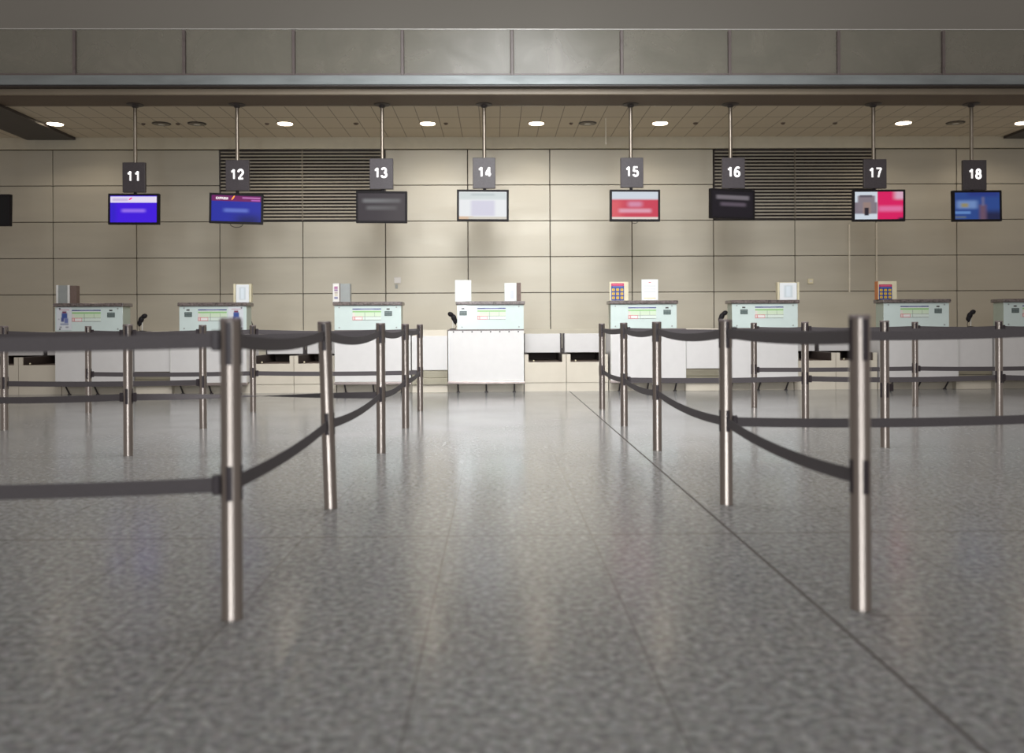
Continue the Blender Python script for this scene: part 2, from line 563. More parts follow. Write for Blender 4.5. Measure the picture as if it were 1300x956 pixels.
for px, on, lab in ((70, 1, 'lit round ceiling light left of the pole for sign 11, next to the dark strip'),
                    (205, 0, 'unlit round ceiling light just right of the pole for sign 11'),
                    (250, 0, 'unlit round ceiling light just left of the pole for sign 12'),
                    (362, 1, 'lit round ceiling light between the poles for signs 12 and 13'),
                    (543, 1, 'lit round ceiling light between the poles for signs 13 and 14'),
                    (681, 1, 'lit round ceiling light just right of the pole for sign 14'),
                    (746, 0, 'unlit round ceiling light between the poles for signs 14 and 15'),
                    (838, 1, 'lit round ceiling light just right of the pole for sign 15'),
                    (1147, 1, 'lit round ceiling light just right of the pole for sign 17'),
                    (1213, 0, 'unlit round ceiling light just left of the pole for sign 18'),
                    (1299, 1, 'lit round ceiling light cut by the right edge of the picture')):
    downlight(px, on, lab)
for px, py, r, lab in ((182, 158, .03, 'beside the unlit light by sign 11'), (226, 158, .035, 'between the two unlit lights'),
                       (339, 156, .035, 'left of the lit light near sign 12'), (452, 157, .04, 'left of the pole for sign 13'),
                       (566, 155, .035, 'left of the pole for sign 14'), (725, 155, .03, 'left of the unlit light between signs 14 and 15'),
                       (883, 155, .04, 'left of the pole for sign 16'), (994, 155, .035, 'above the right louvred grille'),
                       (1060, 155, .035, 'left of the pole for sign 17')):
    p = at(px, py, 16.4)
    o = MB().lathe([(r * 0.6, -0.03), (r, -0.018), (r * 1.2, 0.0)], 20).build('ceiling_sensor', M['soffit'], None, True, (p.x, 16.4, ZC))
    tag(o, 'small ceiling sensor ' + lab, 'sensor', 'small ceiling sensors')
p = at(769, 153, 16.0)
zt = at(769, 182, 16.0).z
tag(MB().cyl((0, 0, -(ZC - zt)), (0, 0, 0), 0.007, seg=8).blob((0, 0, -(ZC - zt)), 0.014, 0.014, 0.02).build('hanging_wire', M['wire'], None, False, (p.x, 16.0, ZC)),
    'short pale wire hanging from the ceiling left of sign 15', 'wire')

# small wall fittings and conduits
p = at(505, 356, YW - .03)
e = empty('wall_socket', (p.x, YW - 0.012, p.z), 'small white socket with a grey switch on the wall between desks 13 and 14', 'socket')
MB().box(-0.07, 0.06, -0.03, 0, -0.06, 0.06, 0.006).build('plate', M['white'], e)
MB().box(-0.05, 0.0, -0.02, 0, -0.16, -0.08, 0.004).build('switch', M['greypanel'], e)
p = at(1029, 357, YW - .03)
e = empty('wall_box', (p.x, YW - 0.012, p.z), 'small cream box on the wall right of desk 16', 'wall box')
MB().box(-0.05, 0.05, -0.035, 0, -0.05, 0.05, 0.006).build('cover', M['cream'], e)
MB().box(-0.03, 0.03, -0.038, -0.03, -0.012, 0.012, 0.002).build('label_strip', M['white'], e)
for px, y0, y1, lab in ((1078, 285, 371, 'pale vertical conduit on the wall left of the screen under sign 17'),
                        (1112.5, 283, 379, 'pale vertical conduit running down behind desk 17')):
    a = at(px, y0, YW - .02); b = at(px, y1, YW - .02)
    c = MB().box(-0.014, 0.014, -0.02, 0, b.z - a.z, 0, 0.003)
    for k in (0.2, 0.5, 0.8):
        c.box(-0.02, 0.02, -0.024, 0, (b.z - a.z) * k - 0.01, (b.z - a.z) * k + 0.01, 0.002)
    tag(c.build('wall_conduit', M['wire'], None, False, (a.x, YW - 0.012, a.z)), lab, 'conduit', 'pale wall conduits')

# ---------------------------------------------------------------- hanging signs
SC = {
    '10': dict(base=(20, 18, 20), rects=[], e=0.3),
    '11': dict(base=(66, 22, 222), e=0.95, rects=[(0, .12, 0, 1, .08, (50, 30, 200)), (.25, .75, .38, .50, .06, (150, 110, 240)), (0, 1, .74, .97, .012, (232, 222, 245)), (0.05, .38, .80, .9, .03, (205, 190, 225))]),
    '12': dict(base=(34, 44, 172), e=0.8, rects=[(.25, .74, .36, .5, .06, (100, 120, 215)), (.5, 1, -.2, .25, .2, (20, 28, 110)), (0, 1, .78, 1, .01, (120, 26, 100)), (.62, .98, .9, .95, .015, (210, 130, 200)), (.8, .98, .81, .86, .015, (200, 100, 200))]),
    '13': dict(base=(78, 70, 76), e=0.55, rects=[(.1, .9, .66, .80, .06, (150, 150, 152)), (.18, .82, .40, .54, .06, (128, 126, 128)), (.6, 1.1, -.2, .9, .3, (98, 90, 92), .5)]),
    '14': dict(base=(238, 240, 242), e=0.9, rects=[(0, 1, .72, .98, .05, (214, 222, 222)), (.25, .75, .86, .93, .05, (190, 200, 202)), (.25, .75, .12, .68, .05, (216, 214, 230)), (-.1, .3, -.1, .1, .03, (222, 190, 160)), (.2, 1.1, -.1, .09, .03, (214, 208, 196))]),
    '15': dict(base=(206, 60, 84), e=0.9, rects=[(-.2, .2, -.1, .7, .15, (222, 90, 100)), (-.1, 1.1, .72, 1.1, .05, (212, 220, 230)), (.35, .65, .45, .64, .08, (214, 140, 170)), (.15, .85, .24, .38, .06, (226, 160, 180)), (-.1, 1.1, -.1, .08, .025, (228, 214, 208))]),
    '16': dict(base=(32, 26, 36), e=0.6, rects=[(.1, .9, .68, .84, .05, (140, 132, 140)), (.2, .82, .42, .56, .06, (110, 98, 112))]),
    '17': dict(base=(216, 28, 96), e=0.95, rects=[(.48, 1, .28, .48, .08, (224, 110, 160)), (.82, 1.1, .72, 1.1, .08, (214, 170, 192)), (-.1, .47, -.1, 1.1, .012, (206, 216, 226)), (-.1, .47, .2, .62, .04, (126, 116, 126)), (.06, .42, .3, .86, .03, (132, 122, 130)), (.1, .36, .8, .88, .02, (96, 90, 100)), (.17, .33, .2, .62, .03, (150, 128, 122)), (.2, .29, .14, .42, .02, (40, 34, 44)), (.9, 1.1, -.1, .06, .05, (50, 30, 60))]),
    '18': dict(base=(48, 78, 150), e=0.75, rects=[(.04, .5, .4, .7, .08, (120, 150, 205)), (.14, .3, .45, .6, .05, (160, 150, 110)), (.0, .35, .2, .3, .03, (104, 146, 212)), (.0, .25, .04, .12, .03, (96, 112, 140)), (.6, 1.1, -.1, .3, .15, (38, 42, 78)), (.55, .7, -.1, .55, .06, (112, 86, 108)), (.6, .66, .5, .85, .04, (110, 110, 150)), (.3, 1, .85, 1.1, .1, (44, 62, 140))]),
}
YS = 15.0
# number, pole x, board x0,x1,y0,y1, screen x0,x1,y0,y1, yaw, tilt(roll)
SG = [
    ('10', -17, (-32, -3, 208, 246), (-50, 16, 247, 287), -8, 1.0),
    ('11', 171.5, (155, 184, 206, 244), (137, 203, 246, 285), -3, 0.6),
    ('12', 301, (286, 316, 203, 242), (267, 333, 246, 284), 8, 1.2),
    ('13', 485, (469, 499, 201, 240), (452, 517, 243, 283), 0, 0.4),
    ('14', 614.5, (600, 629, 200, 239), (580, 646, 241, 281), 0, 0.4),
    ('15', 800.5, (788, 817, 200, 238), (774, 838, 241, 281), 0, 0.3),
    ('16', 927, (917, 946, 200, 239), (899, 960, 240.5, 278), 16, 0.4),
    ('17', 1108.5, (1097, 1126, 202, 239), (1083, 1148, 241, 281), -4, 0.3),
    ('18', 1233, (1223, 1253, 203, 241), (1208, 1272, 242, 281), 3, -0.6),
]
desc = {'10': 'dark screen cut by the left edge of the picture, under its hanging pole',
        '11': 'hanging sign reading 11 above a violet screen with a white banner',
        '12': 'hanging sign reading 12 above a blue screen with a magenta banner',
        '13': 'hanging sign reading 13 above a dark grey screen with two blurred lines',
        '14': 'hanging sign reading 14 above a white screen',
        '15': 'hanging sign reading 15 above a red and white screen',
        '16': 'hanging sign reading 16 above a black screen with two blurred lines',
        '17': 'hanging sign reading 17 above a pink screen picturing a building',
        '18': 'hanging sign reading 18 above a dusky blue screen'}
for num, ppx, bd, sn, yaw, tilt in SG:
    pp = at(ppx, 132, YS)
    e = empty('counter_sign', (pp.x, YS, ZC - 0.004), desc[num], 'hanging sign', 'numbered signs hanging over the desks')
    b0 = at(bd[0], bd[2], YS - .05); b1 = at(bd[1], bd[3], YS - .05)
    L = lambda v: (v.x - pp.x, v.z - (ZC - 0.004))
    zb_top = L(b0)[1]
    MB().lathe([(0.0301, -0.06), (0.05, -0.045), (0.06, -0.02), (0.13, -0.012), (0.14, 0.0)], 36).build('ceiling_flange', M['dark'], e, True)
    MB().cyl((0, 0, zb_top + 0.001), (0, 0, -0.05), 0.03).build('pole', M['polesteel'], e, True)
    x0, z1 = L(b0); x1, z0 = L(b1)
    cx, cz = (x0 + x1) / 2, (z0 + z1) / 2
    w, h = (x1 - x0) / 2, (z1 - z0) / 2
    br = MB().box(-w, w, -0.045, 0.02, -h, h, 0.006).build('number_board', M['board'], e, False, (cx, 0, cz))
    if num != '10':
        dx = {'13': -.01, '14': .01}.get(num, 0.0)
        numeral(num, 0.178, M['digit'], br, (dx, -0.048, 0.018))
    s0 = at(sn[0], sn[2], YS - .07); s1 = at(sn[1], sn[3], YS - .07)
    sx0, sz1 = L(s0); sx1, sz0 = L(s1)
    scx, scz = (sx0 + sx1) / 2, (sz0 + sz1) / 2
    sw, sh = (sx1 - sx0) / 2 / math.cos(math.radians(yaw)), (sz1 - sz0) / 2
    MB().cyl((0, -0.01, sz1 - 0.08), (0, -0.01, z0 + 0.002), 0.026, seg=20).box(-0.05, 0.05, 0.0, 0.03, sz1 - 0.14, sz1 - 0.02, 0.004).build('bracket', M['black'], e, True)
    t = 0.035
    mn = MB()
    mn.box(-sw, sw, -0.02, 0.04, -sh, sh, 0.006)
    mo = mn.build('monitor', M['black'], e, False, (scx, -0.06, scz))
    mo.rotation_euler = (0, math.radians(tilt), math.radians(yaw))
    bz = MB()
    bz.box(-sw, sw, -0.03, -0.0205, sh - t, sh, 0.003); bz.box(-sw, sw, -0.03, -0.0205, -sh, -sh + t, 0.003)
    bz.box(-sw, -sw + t, -0.0295, -0.0205, -sh + t, sh - t); bz.box(sw - t, sw, -0.0295, -0.0205, -sh + t, sh - t)
    bz.build('bezel', M['black'], mo)
    q = SC[num]
    sm = rect_mat('screen ' + num, q['base'], q['rects'], emit=q['e'], rough=0.4)
    MB().box(-sw + t, sw - t, -0.0245, -0.0206, -sh + t, sh - t).build('screen', sm, mo)
    if num == '12':
        text_obj('banner_text', 'EXPRESS', 0.052, M['digit'], mo, (-sw + 0.2, -0.026, sh - 0.085), offset=0.001, extrude=0.0004)
        o = MB().blob((-sw + 0.375, -0.026, sh - 0.07), 0.011, 0.001, 0.045, 0.6).build('banner_mark', mat('orange mark', (240, 150, 40), emit=(240, 150, 40), estr=0.7), mo, True)
    if num == '11':
        MB().blob((-0.05, -0.026, sh - 0.085), 0.012, 0.001, 0.034, 1.0).build('banner_mark', mat('pink mark', (220, 40, 130), emit=(225, 40, 130), estr=0.8), mo, True)
    if num in ('12', '15'):
        r = 0.1 if num == '12' else 0.05
        MB().tube([(r * math.cos(a), 0.03, -sh - 0.55 * r * math.sin(a)) for a in [PI * k / 10 for k in range(11)]], 0.005).build('cable_loop', M['cable'], mo)

# ---------------------------------------------------------------- check-in desks
YF = 13.3
XCS = [-5.02, -0.97, 3.08, 7.13]
NOT = rect_mat('fare notice print', (214, 226, 216), [
    (0, 1, .90, 1.0, .004, (62, 66, 130)), (.28, .74, .92, 1.0, .02, (110, 112, 160)), (0, 1, .80, .90, .01, (214, 222, 214)),
    (0, 1, .66, .80, .01, (150, 196, 132)), (0, 1, .30, .66, .01, (206, 222, 196)), (0, .08, .3, .66, .01, (222, 214, 206)),
    (.42, .44, .0, .66, .003, (160, 176, 160)), (.76, .775, .3, .66, .003, (160, 176, 160)), (0, 1, .28, .31, .006, (130, 130, 130)),
    (0, .35, 0, .31, .004, (204, 110, 116)), (.015, .075, .04, .27, .004, (226, 200, 196)), (.095, .335, .045, .265, .004, (232, 228, 226)), (.35, 1, 0, .03, .004, (120, 120, 120))])
PLQ = rect_mat('small plaque print', (84, 98, 96), [(.1, .9, .6, .85, .04, (112, 124, 122)), (.1, .9, .2, .4, .04, (104, 116, 114)), (.48, .52, .1, .9, .03, (70, 82, 80))])
LEAF = rect_mat('leaflet print', (214, 218, 222), [(.2, .85, .86, .9, .02, (200, 170, 180)), (.38, .66, .72, .82, .04, (120, 40, 70)), (.34, .72, .5, .74, .05, (60, 84, 150)), (.3, .5, .36, .55, .05, (70, 80, 140)), (.52, .78, .3, .52, .05, (110, 120, 170)), (.25, .8, .22, .3, .03, (150, 158, 180)), (.2, .35, .1, .16, .03, (150, 150, 160)), (.6, .8, .1, .16, .03, (150, 150, 160)), (.1, .2, .45, .5, .03, (170, 170, 180))])
desks = {}


def desk(num, xc, side, label, notice_x, plaque_x, leaflet=None):
    """side -1: left desk of a pair, +1: right desk"""
    e = empty('check_in_desk', (xc, YF, 0), label, 'desk', 'check-in desks')
    def X(a, b):
        return (min(side * a, side * b), max(side * a, side * b))
    ua, ub = X(0.41, 1.385)
    la, lb = X(0.275, 1.385)
    # lower carcass and worktop
    MB().box(la + 0.01, lb - 0.01, 0.022, 0.72, 0.165, 0.905, 0.004).build('carcass', M['white'], e)
    lp = MB().box(la, lb, 0.0, 0.02, 0.172, 0.912, 0.003).build('front_panel', M['white'], e)
    fr = MB()
    fr.box(la, lb, -0.006, -0.0005, 0.172, 0.186); fr.box(la, la + 0.01, -0.006, -0.0005, 0.186, 0.90); fr.box(lb - 0.01, lb, -0.006, -0.0005, 0.186, 0.90)
    fr.build('panel_frame', M['silver'], lp)
    rv = MB()
    for k in range(8):
        x = la + 0.08 + (lb - la - 0.16) * k / 7
        rv.cyl((x, -0.006, 0.895), (x, 0.0, 0.895), 0.011, seg=10)
    rv.build('rivet_row', M['dark'], lp)
    MB().box(la - 0.005, lb + 0.005, -0.004, 0.74, 0.912, 0.93, 0.004).build('worktop', M['granite'] if False else M['frame_grey'], e)
    # upper screen
    MB().box(ua + 0.008, ub - 0.008, 0.016, 0.30, 0.931, 1.29, 0.003).build('upper_body', M['mintside'], e)
    up = MB().box(ua, ub, 0.0, 0.014, 0.931, 1.288, 0.002).build('upper_panel', M['mint'], e)
    for x in (ua + 0.07, ub - 0.07):
        for z in (0.965, 1.262):
            MB().cyl((x, -0.006, z), (x, 0.0, z), 0.011, seg=12).build('screw_head', M['greypanel'], up)
    MB().box(ua - 0.02, ub + 0.02, -0.03, 0.33, 1.291, 1.343, 0.01).build('granite_top', M['granite'], e)
    nx = xc0 = at(notice_x[0], 400, YF).x - xc
    nx1 = at(notice_x[1], 400, YF).x - xc
    MB().box(nx, nx1, -0.004, -0.0006, 1.075, 1.245).build('notice', NOT, up)
    px = at(plaque_x, 400, YF).x - xc
    MB().box(px - 0.055, px + 0.055, -0.004, -0.0006, 1.135, 1.205).build('plaque', PLQ, up)
    MB().box(px - 0.025, px + 0.02, -0.004, -0.0006, 1.225, 1.245, 0.001).build('small_tag', M['dark'], up)
    if leaflet:
        a, b = at(leaflet[0], 400, YF).x - xc, at(leaflet[1], 400, YF).x - xc
        MB().box(a, b, -0.006, -0.0006, 0.95, 1.285).build('leaflet', LEAF, up)
    MB().box(la - 0.01, lb + 0.01, -0.02, 0.03, 0.13, 0.168, 0.006).build('base_bar', M['bar'], e)
    for k in range(3):
        x = la + 0.14 + (lb - la - 0.28) * k / 2
        MB().cyl((x, 0.01, 0.135), (x, 0.13, 0.012), 0.012, seg=12).cyl((x, 0.13, 0), (x, 0.13, 0.014), 0.025, seg=16).build('leg', M['dark'], e, True)
    desks[num] = (xc + ua, xc + ub)
    return e

desk('11', XCS[0], -1, 'check-in desk under sign 11, leaflet at the left of its mint front', (91.5, 128), 141, (72, 91))
desk('12', XCS[0], 1, 'check-in desk under sign 12, leaflet at the right of its mint front', (251.5, 288), 239, (290, 309))
desk('13', XCS[1], -1, 'check-in desk under sign 13, box display at its left end', (447.5, 484), 493)
desk('14', XCS[1], 1, 'brightest check-in desk, under sign 14, white front beside the aisle end', (606, 642), 588)
desk('15', XCS[2], -1, 'check-in desk under sign 15, carrying a colourful poster and a white letter', (797.5, 833), 847)
desk('16', XCS[2], 1, 'check-in desk under sign 16, clear holder at its right end', (958.5, 994.5), 944.5)
desk('17', XCS[3], -1, 'check-in desk under sign 17, colourful boxed poster at its left end', (1143, 1179), 1191)
desk('18', XCS[3], 1, 'check-in desk under sign 18, cut by the right edge of the picture', (1298, 1334), 1289)

# infill panels between the two desks of a pair
for i, xc in enumerate(XCS):
    nn = ('11 and 12', '13 and 14', '15 and 16', '17 and 18')[i]
    e = empty('infill_unit', (xc, 13.34, 0), 'low white infill unit filling the gap between desks ' + nn, 'cabinet', 'infill units between paired desks')
    MB().box(-0.262, 0.262, 0.05, 0.62, 0, 0.925, 0.004).build('carcass', M['beige'], e)
    MB().box(-0.262, 0.262, 0.0, 0.048, 0.335, 0.838, 0.004).build('front_panel', M['white'], e)
    MB().box(-0.262, 0.262, 0.02, 0.048, 0.22, 0.33, 0.003).build('steel_strip', M['satin'], e)
    MB().box(-0.262, 0.262, 0.005, 0.048, 0.125, 0.215, 0.003).build('steel_strip', M['satin'], e)

# kick plinth behind the desk legs
for i, xc in enumerate(XCS):
    for s_ in (0,):
        struct(MB().box(xc - 1.385, xc + 1.385, 13.5, 13.6, 0, 0.16).build('baseboard_desks', M['beige']), 'beige kick board behind the desk legs')

# baggage conveyors
def conveyor(x0, x1, label):
    xm, w = (x0 + x1) / 2, (x1 - x0) / 2
    e = empty('baggage_conveyor', (xm, 13.5, 0), label, 'conveyor', 'baggage conveyors between the desk pairs')
    MB().box(-w, w, 0.0, 0.03, 0.13, 0.435, 0.004).box(-w, -w + 0.06, 0, 0.03, 0.435, 0.552, 0.003).box(w - 0.06, w, 0, 0.03, 0.435, 0.552, 0.003).build('front_panel', M['beige'], e)
    MB().box(-w, w, 0.012, 0.04, 0, 0.128).build('kick_plate', M['beige'], e)
    for s_ in (-1, 1):
        a, b = sorted((s_ * w, s_ * (w - 0.055)))
        MB().box(a, b, 0.032, 1.95, 0.0, 0.55, 0.004).build('side_cheek', M['inner'], e)
    bl = MB().box(-w + 0.06, w - 0.06, 0.04, 1.9, 0.40, 0.43)
    bl.cyl((-w + 0.06, 0.05, 0.412), (w - 0.06, 0.05, 0.412), 0.02, seg=20)
    bl.build('belt', M['belt'], e)
    MB().box(-w + 0.07, w - 0.07, 1.2, 1.22, 0.435, 0.55).build('interior_shade', M['inner'], e)  # dark sheet stands in for the shade inside the conveyor
    MB().box(-w + 0.032, w - 0.032, 0.8, 0.84, 0.556, 0.855, 0.006).build('flap_panel', M['white'], e)
    MB().box(-w + 0.06, w - 0.06, 0.84, 1.9, 0.56, 0.60).build('tunnel_top', M['inner'], e)
    rl = MB()
    for s_ in (-1, 1):
        rl.box(s_ * (w - 0.02) - 0.018, s_ * (w - 0.02) + 0.018, 0.842, 0.87, 0.55, 0.86, 0.002)
    rl.build('guide_rail', M['dark'], e)
    MB().cyl((-w * .35, -0.004, 0.45), (-w * .35, 0.02, 0.45), 0.0).build('x', M['dark'], e) if False else None
    MB().blob((-w + 0.14, 0.06, 0.455), 0.013, 0.013, 0.013).build('sensor_eye', M['cream'], e, True)

gaps = [(XCS[0] - 4.05 + 1.40, XCS[0] - 1.40, 'left of desk 11'), (XCS[0] + 1.40, XCS[1] - 1.40, 'between desks 12 and 13'),
        (XCS[1] + 1.40, XCS[2] - 1.40, 'between desks 14 and 15'), (XCS[2] + 1.40, XCS[3] - 1.40, 'between desks 16 and 17')]
for x0, x1, lab in gaps:
    m = (x0 + x1) / 2
    conveyor(x0, m - 0.003, 'left one of the two baggage conveyors ' + lab)
    conveyor(m + 0.003, x1, 'right one of the two baggage conveyors ' + lab)

# ---------------------------------------------------------------- things on the desks
ZT = 1.344
CP = [(-.12, 1.12, .83, 1.1, .01, (190, 50, 96)), (0, .06, 0, .83, .01, (46, 80, 150)), (.94, 1, 0, .83, .01, (46, 80, 150))]
def poster_mat(name):
    r = [(0, 1, .84, 1.0, .006, (186, 44, 90)), (.1, .9, .89, .93, .015, (220, 110, 140)), (.1, .9, .78, .81, .01, (110, 150, 200))]
    for i in range(3):
        for j in range(3):
            x, z = .17 + .33 * i, .15 + .235 * j
            r.append((x - .105, x + .105, z - .075, z + .075, .03, (226, 186, 30)))
            r.append((x - .04, x + .04, z - .03, z + .03, .02, (150, 110, 60)))
    return rect_mat(name, (10, 56, 140), r)
POST = poster_mat('colourful symbols poster')
LET = rect_mat('letter print', (238, 240, 240), [(.42, .58, .86, .90, .02, (200, 60, 80)), (.12, .88, .66, .74, .03, (214, 217, 218)), (.12, .88, .5, .6, .03, (218, 220, 222)), (.12, .88, .36, .45, .03, (214, 217, 218)), (.12, .88, .07, .11, .015, (222, 210, 130))])
PANE = rect_mat('faded print', (232, 236, 238), [(.25, .75, .15, .85, .06, (206, 216, 220)), (.38, .62, .2, .8, .04, (222, 232, 238))])
STK = rect_mat('narrow poster print', (230, 228, 222), [(.15, .8, .72, .88, .02, (170, 110, 150)), (.15, .8, .6, .7, .02, (140, 110, 150)), (.2, .8, .44, .56, .03, (180, 170, 160)), (.2, .8, .32, .4, .03, (190, 180, 150)), (.15, .8, .12, .26, .03, (130, 130, 160))])
DLT = rect_mat('pale label print', (222, 224, 224), [(.3, .7, .76, .98, .02, (244, 244, 244)), (.2, .8, .1, .6, .05, (196, 200, 206)), (.25, .45, .1, .58, .02, (220, 222, 226))])

def px_x(p): return at(p, 375, YF + .15).x

def holder(name, x0, x1, h, label, cat, front, side_m=None, depth=0.1, side=0, grp='holders and displays on the desk tops'):
    """box display standing on the granite; side = -1/+1 draws the return face that the photo shows"""
    xm, w = (x0 + x1) / 2, (x1 - x0) / 2
    e = empty(name, (xm, YF + 0.10, ZT), label, cat, grp)
    MB().box(-w, w, 0.004, depth, 0, h, 0.004).build('body', side_m or M['acrylic'], e)
    MB().box(-w + .008, w - .008, -0.001, 0.0035, 0.008, h - .008).build('front_print', front, e)
    return e

# 11
e = empty('brochure_holder', (px_x(81), YF + .12, ZT), 'silver-edged grey brochure holder on desk 11', 'holder', 'holders and displays on the desk tops')
w = (px_x(90) - px_x(73)) / 2
MB().box(-w + .03, w - .03, 0.0, 0.01, 0, .265, .002).build('back_sheet', M['greypanel'], e)
MB().box(-w, -w + .03, -0.008, .02, 0, .27, .004).build('edge_rail', M['silver'], e)
MB().box(w - .03, w, -0.008, .02, 0, .27, .004).build('edge_rail', M['silver'], e)
MB().box(w + .001, w + .095, .012, .12, 0, .262, .004).build('side_box', M['brownside'], e)
# 12
def clear_holder(xa, xb, h, label):
    x0, x1 = px_x(xa), px_x(xb); w = (x1 - x0) / 2
    e = empty('leaflet_holder', ((x0 + x1) / 2, YF + .1, ZT), label, 'holder', 'holders and displays on the desk tops')
    MB().box(-w, -w + .03, 0, .09, 0, h, .003).box(w - .03, w, 0, .09, 0, h, .003).box(-w, w, .08, .09, 0, h, .002).build('cream_frame', M['cream'], e)
    MB().box(-w + .035, w - .035, .01, .07, 0.0, h - .01, .003).build('leaflet_stack', PANE, e)
clear_holder(297.5, 320, .275, 'clear leaflet holder with white sheets on desk 12')
# 13
e = empty('box_display', (px_x(434), YF + .1, ZT), 'small box display with a narrow poster and grey side on desk 13', 'display', 'holders and displays on the desk tops')
MB().box(-.125, -.02, .0, .14, 0, .275, .003).build('poster_half', M['silver'], e)
MB().box(-.115, -.035, -.003, -.0005, .015, .26).build('front_print', STK, e)
MB().box(-.0195, .13, .004, .13, 0, .272, .003).build('grey_half', M['greypanel'], e)
MB().box(-.028, -.014, -.004, .0, 0, .278, .001).build('corner_strip', M['brownside'], e)
# 14
x0, x1 = px_x(578), px_x(598)
w = (x1 - x0) / 2
def stand(xa, xb, h, label, pm, back=None):
    x0, x1 = px_x(xa), px_x(xb); w = (x1 - x0) / 2
    e = empty('sign_stand', ((x0 + x1) / 2, YF + .08, ZT), label, 'stand', 'upright sign stands on the desk tops')
    MB().box(-w, w, 0, .012, 0, h, .003).box(-w, w, 0.013, .09, 0, .008, .002).build('acrylic_back', M['acrylic'], e)
    MB().box(-w + .008, w - .008, -.003, -.0005, .01, h - .01).build('sheet', pm, e)
    return e
stand(578, 598.5, .315, 'clear stand with a faded white letter at the left end of desk 14', rect_mat('faded letter', (238, 240, 238), [(.42, .58, .84, .88, .02, (160, 160, 160)), (.2, .8, .4, .6, .05, (228, 232, 232)), (.1, .9, .03, .08, .03, (226, 216, 204))]))
e = empty('box_display', (px_x(651), YF + .1, ZT), 'pale box display with a brown side at the right end of desk 14', 'display', 'holders and displays on the desk tops')
MB().box(-.125, .055, 0, .12, 0, .27, .004).build('pale_half', M['acrylic'], e)
MB().box(-.115, .045, -.003, -.0005, .01, .26).build('front_print', DLT, e)
MB().box(.056, .12, .004, .13, 0, .275, .003).build('brown_half', M['brownside'], e)
# 15
e = empty('poster_stand', (px_x(785), YF + .08, ZT), 'stand with a blue, yellow and red symbols poster on desk 15', 'stand', 'upright sign stands on the desk tops')
MB().box(-.14, .14, 0, .012, 0, .28, .003).box(-.14, .14, .013, .09, 0, .008, .002).build('cream_back', M['cream'], e)
MB().box(-.115, .075, -.004, -.0005, .005, .258).build('poster', POST, e)
stand(813.5, 834.5, .315, 'clear stand with a printed white letter on desk 15', LET)
# 16
clear_holder(986, 1013.5, .265, 'cream-edged leaflet holder with pale sheets on desk 16')
# 17
e = empty('box_display', (px_x(1125), YF + .1, ZT), 'white box with a blue and yellow symbols poster on desk 17', 'display', 'holders and displays on the desk tops')
MB().box(-.14, .14, 0, .12, 0, .272, .004).build('white_box', M['cream'], e)
MB().box(-.13, .065, -.004, -.0005, .0, .225).build('poster', POST, e)
MB().box(-.152, -.1405, 0.0, .1, 0, .272, .001).build('orange_edge', mat('orange card edge', (196, 120, 66)), e)

# scanners on the low worktops
def scanner(px, y_top, num, flip=1, lab=None):
    i = {'11': 0, '14': 1, '16': 2, '18': 3}[num]
    x = XCS[i] + {'11': -.205, '14': .335, '16': .322, '18': .02}[num]
    zz = {'11': .925, '18': .925}.get(num, .93)
    e = empty('barcode_scanner', (x, 13.5, zz), lab, 'scanner', 'black scanners on slim stands')
    MB().lathe([(0.05, 0), (0.05, .008), (0.012, .016)], 24).build('base', M['black'], e, True)
    MB().cyl((0, 0, .01), (0, 0, .16), .006, seg=12).build('stem', M['silver'], e, True)
    MB().blob((-.015 * flip, 0, .175), .04, .035, .055, .35 * flip).blob((.03 * flip, 0, .225), .048, .036, .036, -.5 * flip).blob((-.035 * flip, 0, .13), .036, .03, .045, .2 * flip).build('head', M['black'], e, True)
    MB().blob((-.03 * flip, -.01, .12), .022, .022, .05, .3 * flip).build('handle', M['black'], e, True)
    MB().tube([(-.04 * flip, 0, .09), (-.05 * flip, .01, .04), (-.03 * flip, .02, .004), (.04 * flip, .06, .006)], .004).build('cord', M['cable'], e)
scanner(177, 398, '11', 1, 'black scanner on a slim stand right of desk 11')
scanner(575, 392, '14', -1, 'black scanner tucked against the left side of desk 14')
scanner(919, 390, '16', 1, 'black scanner left of desk 16')
scanner(1240, 390, '18', 1, 'black scanner on a slim stand left of desk 18')
e = empty('desk_microphone', (XCS[0] + 1.32, 13.95, .93), 'small dark desk device poking out right of desk 12', 'device')
MB().lathe([(.05, 0), (.045, .012), (.01, .02)], 24).build('base', M['black'], e, True)
MB().cyl((0, 0, .01), (-.035, 0, .14), .012, .004, seg=12).build('stem', M['black'], e, True)

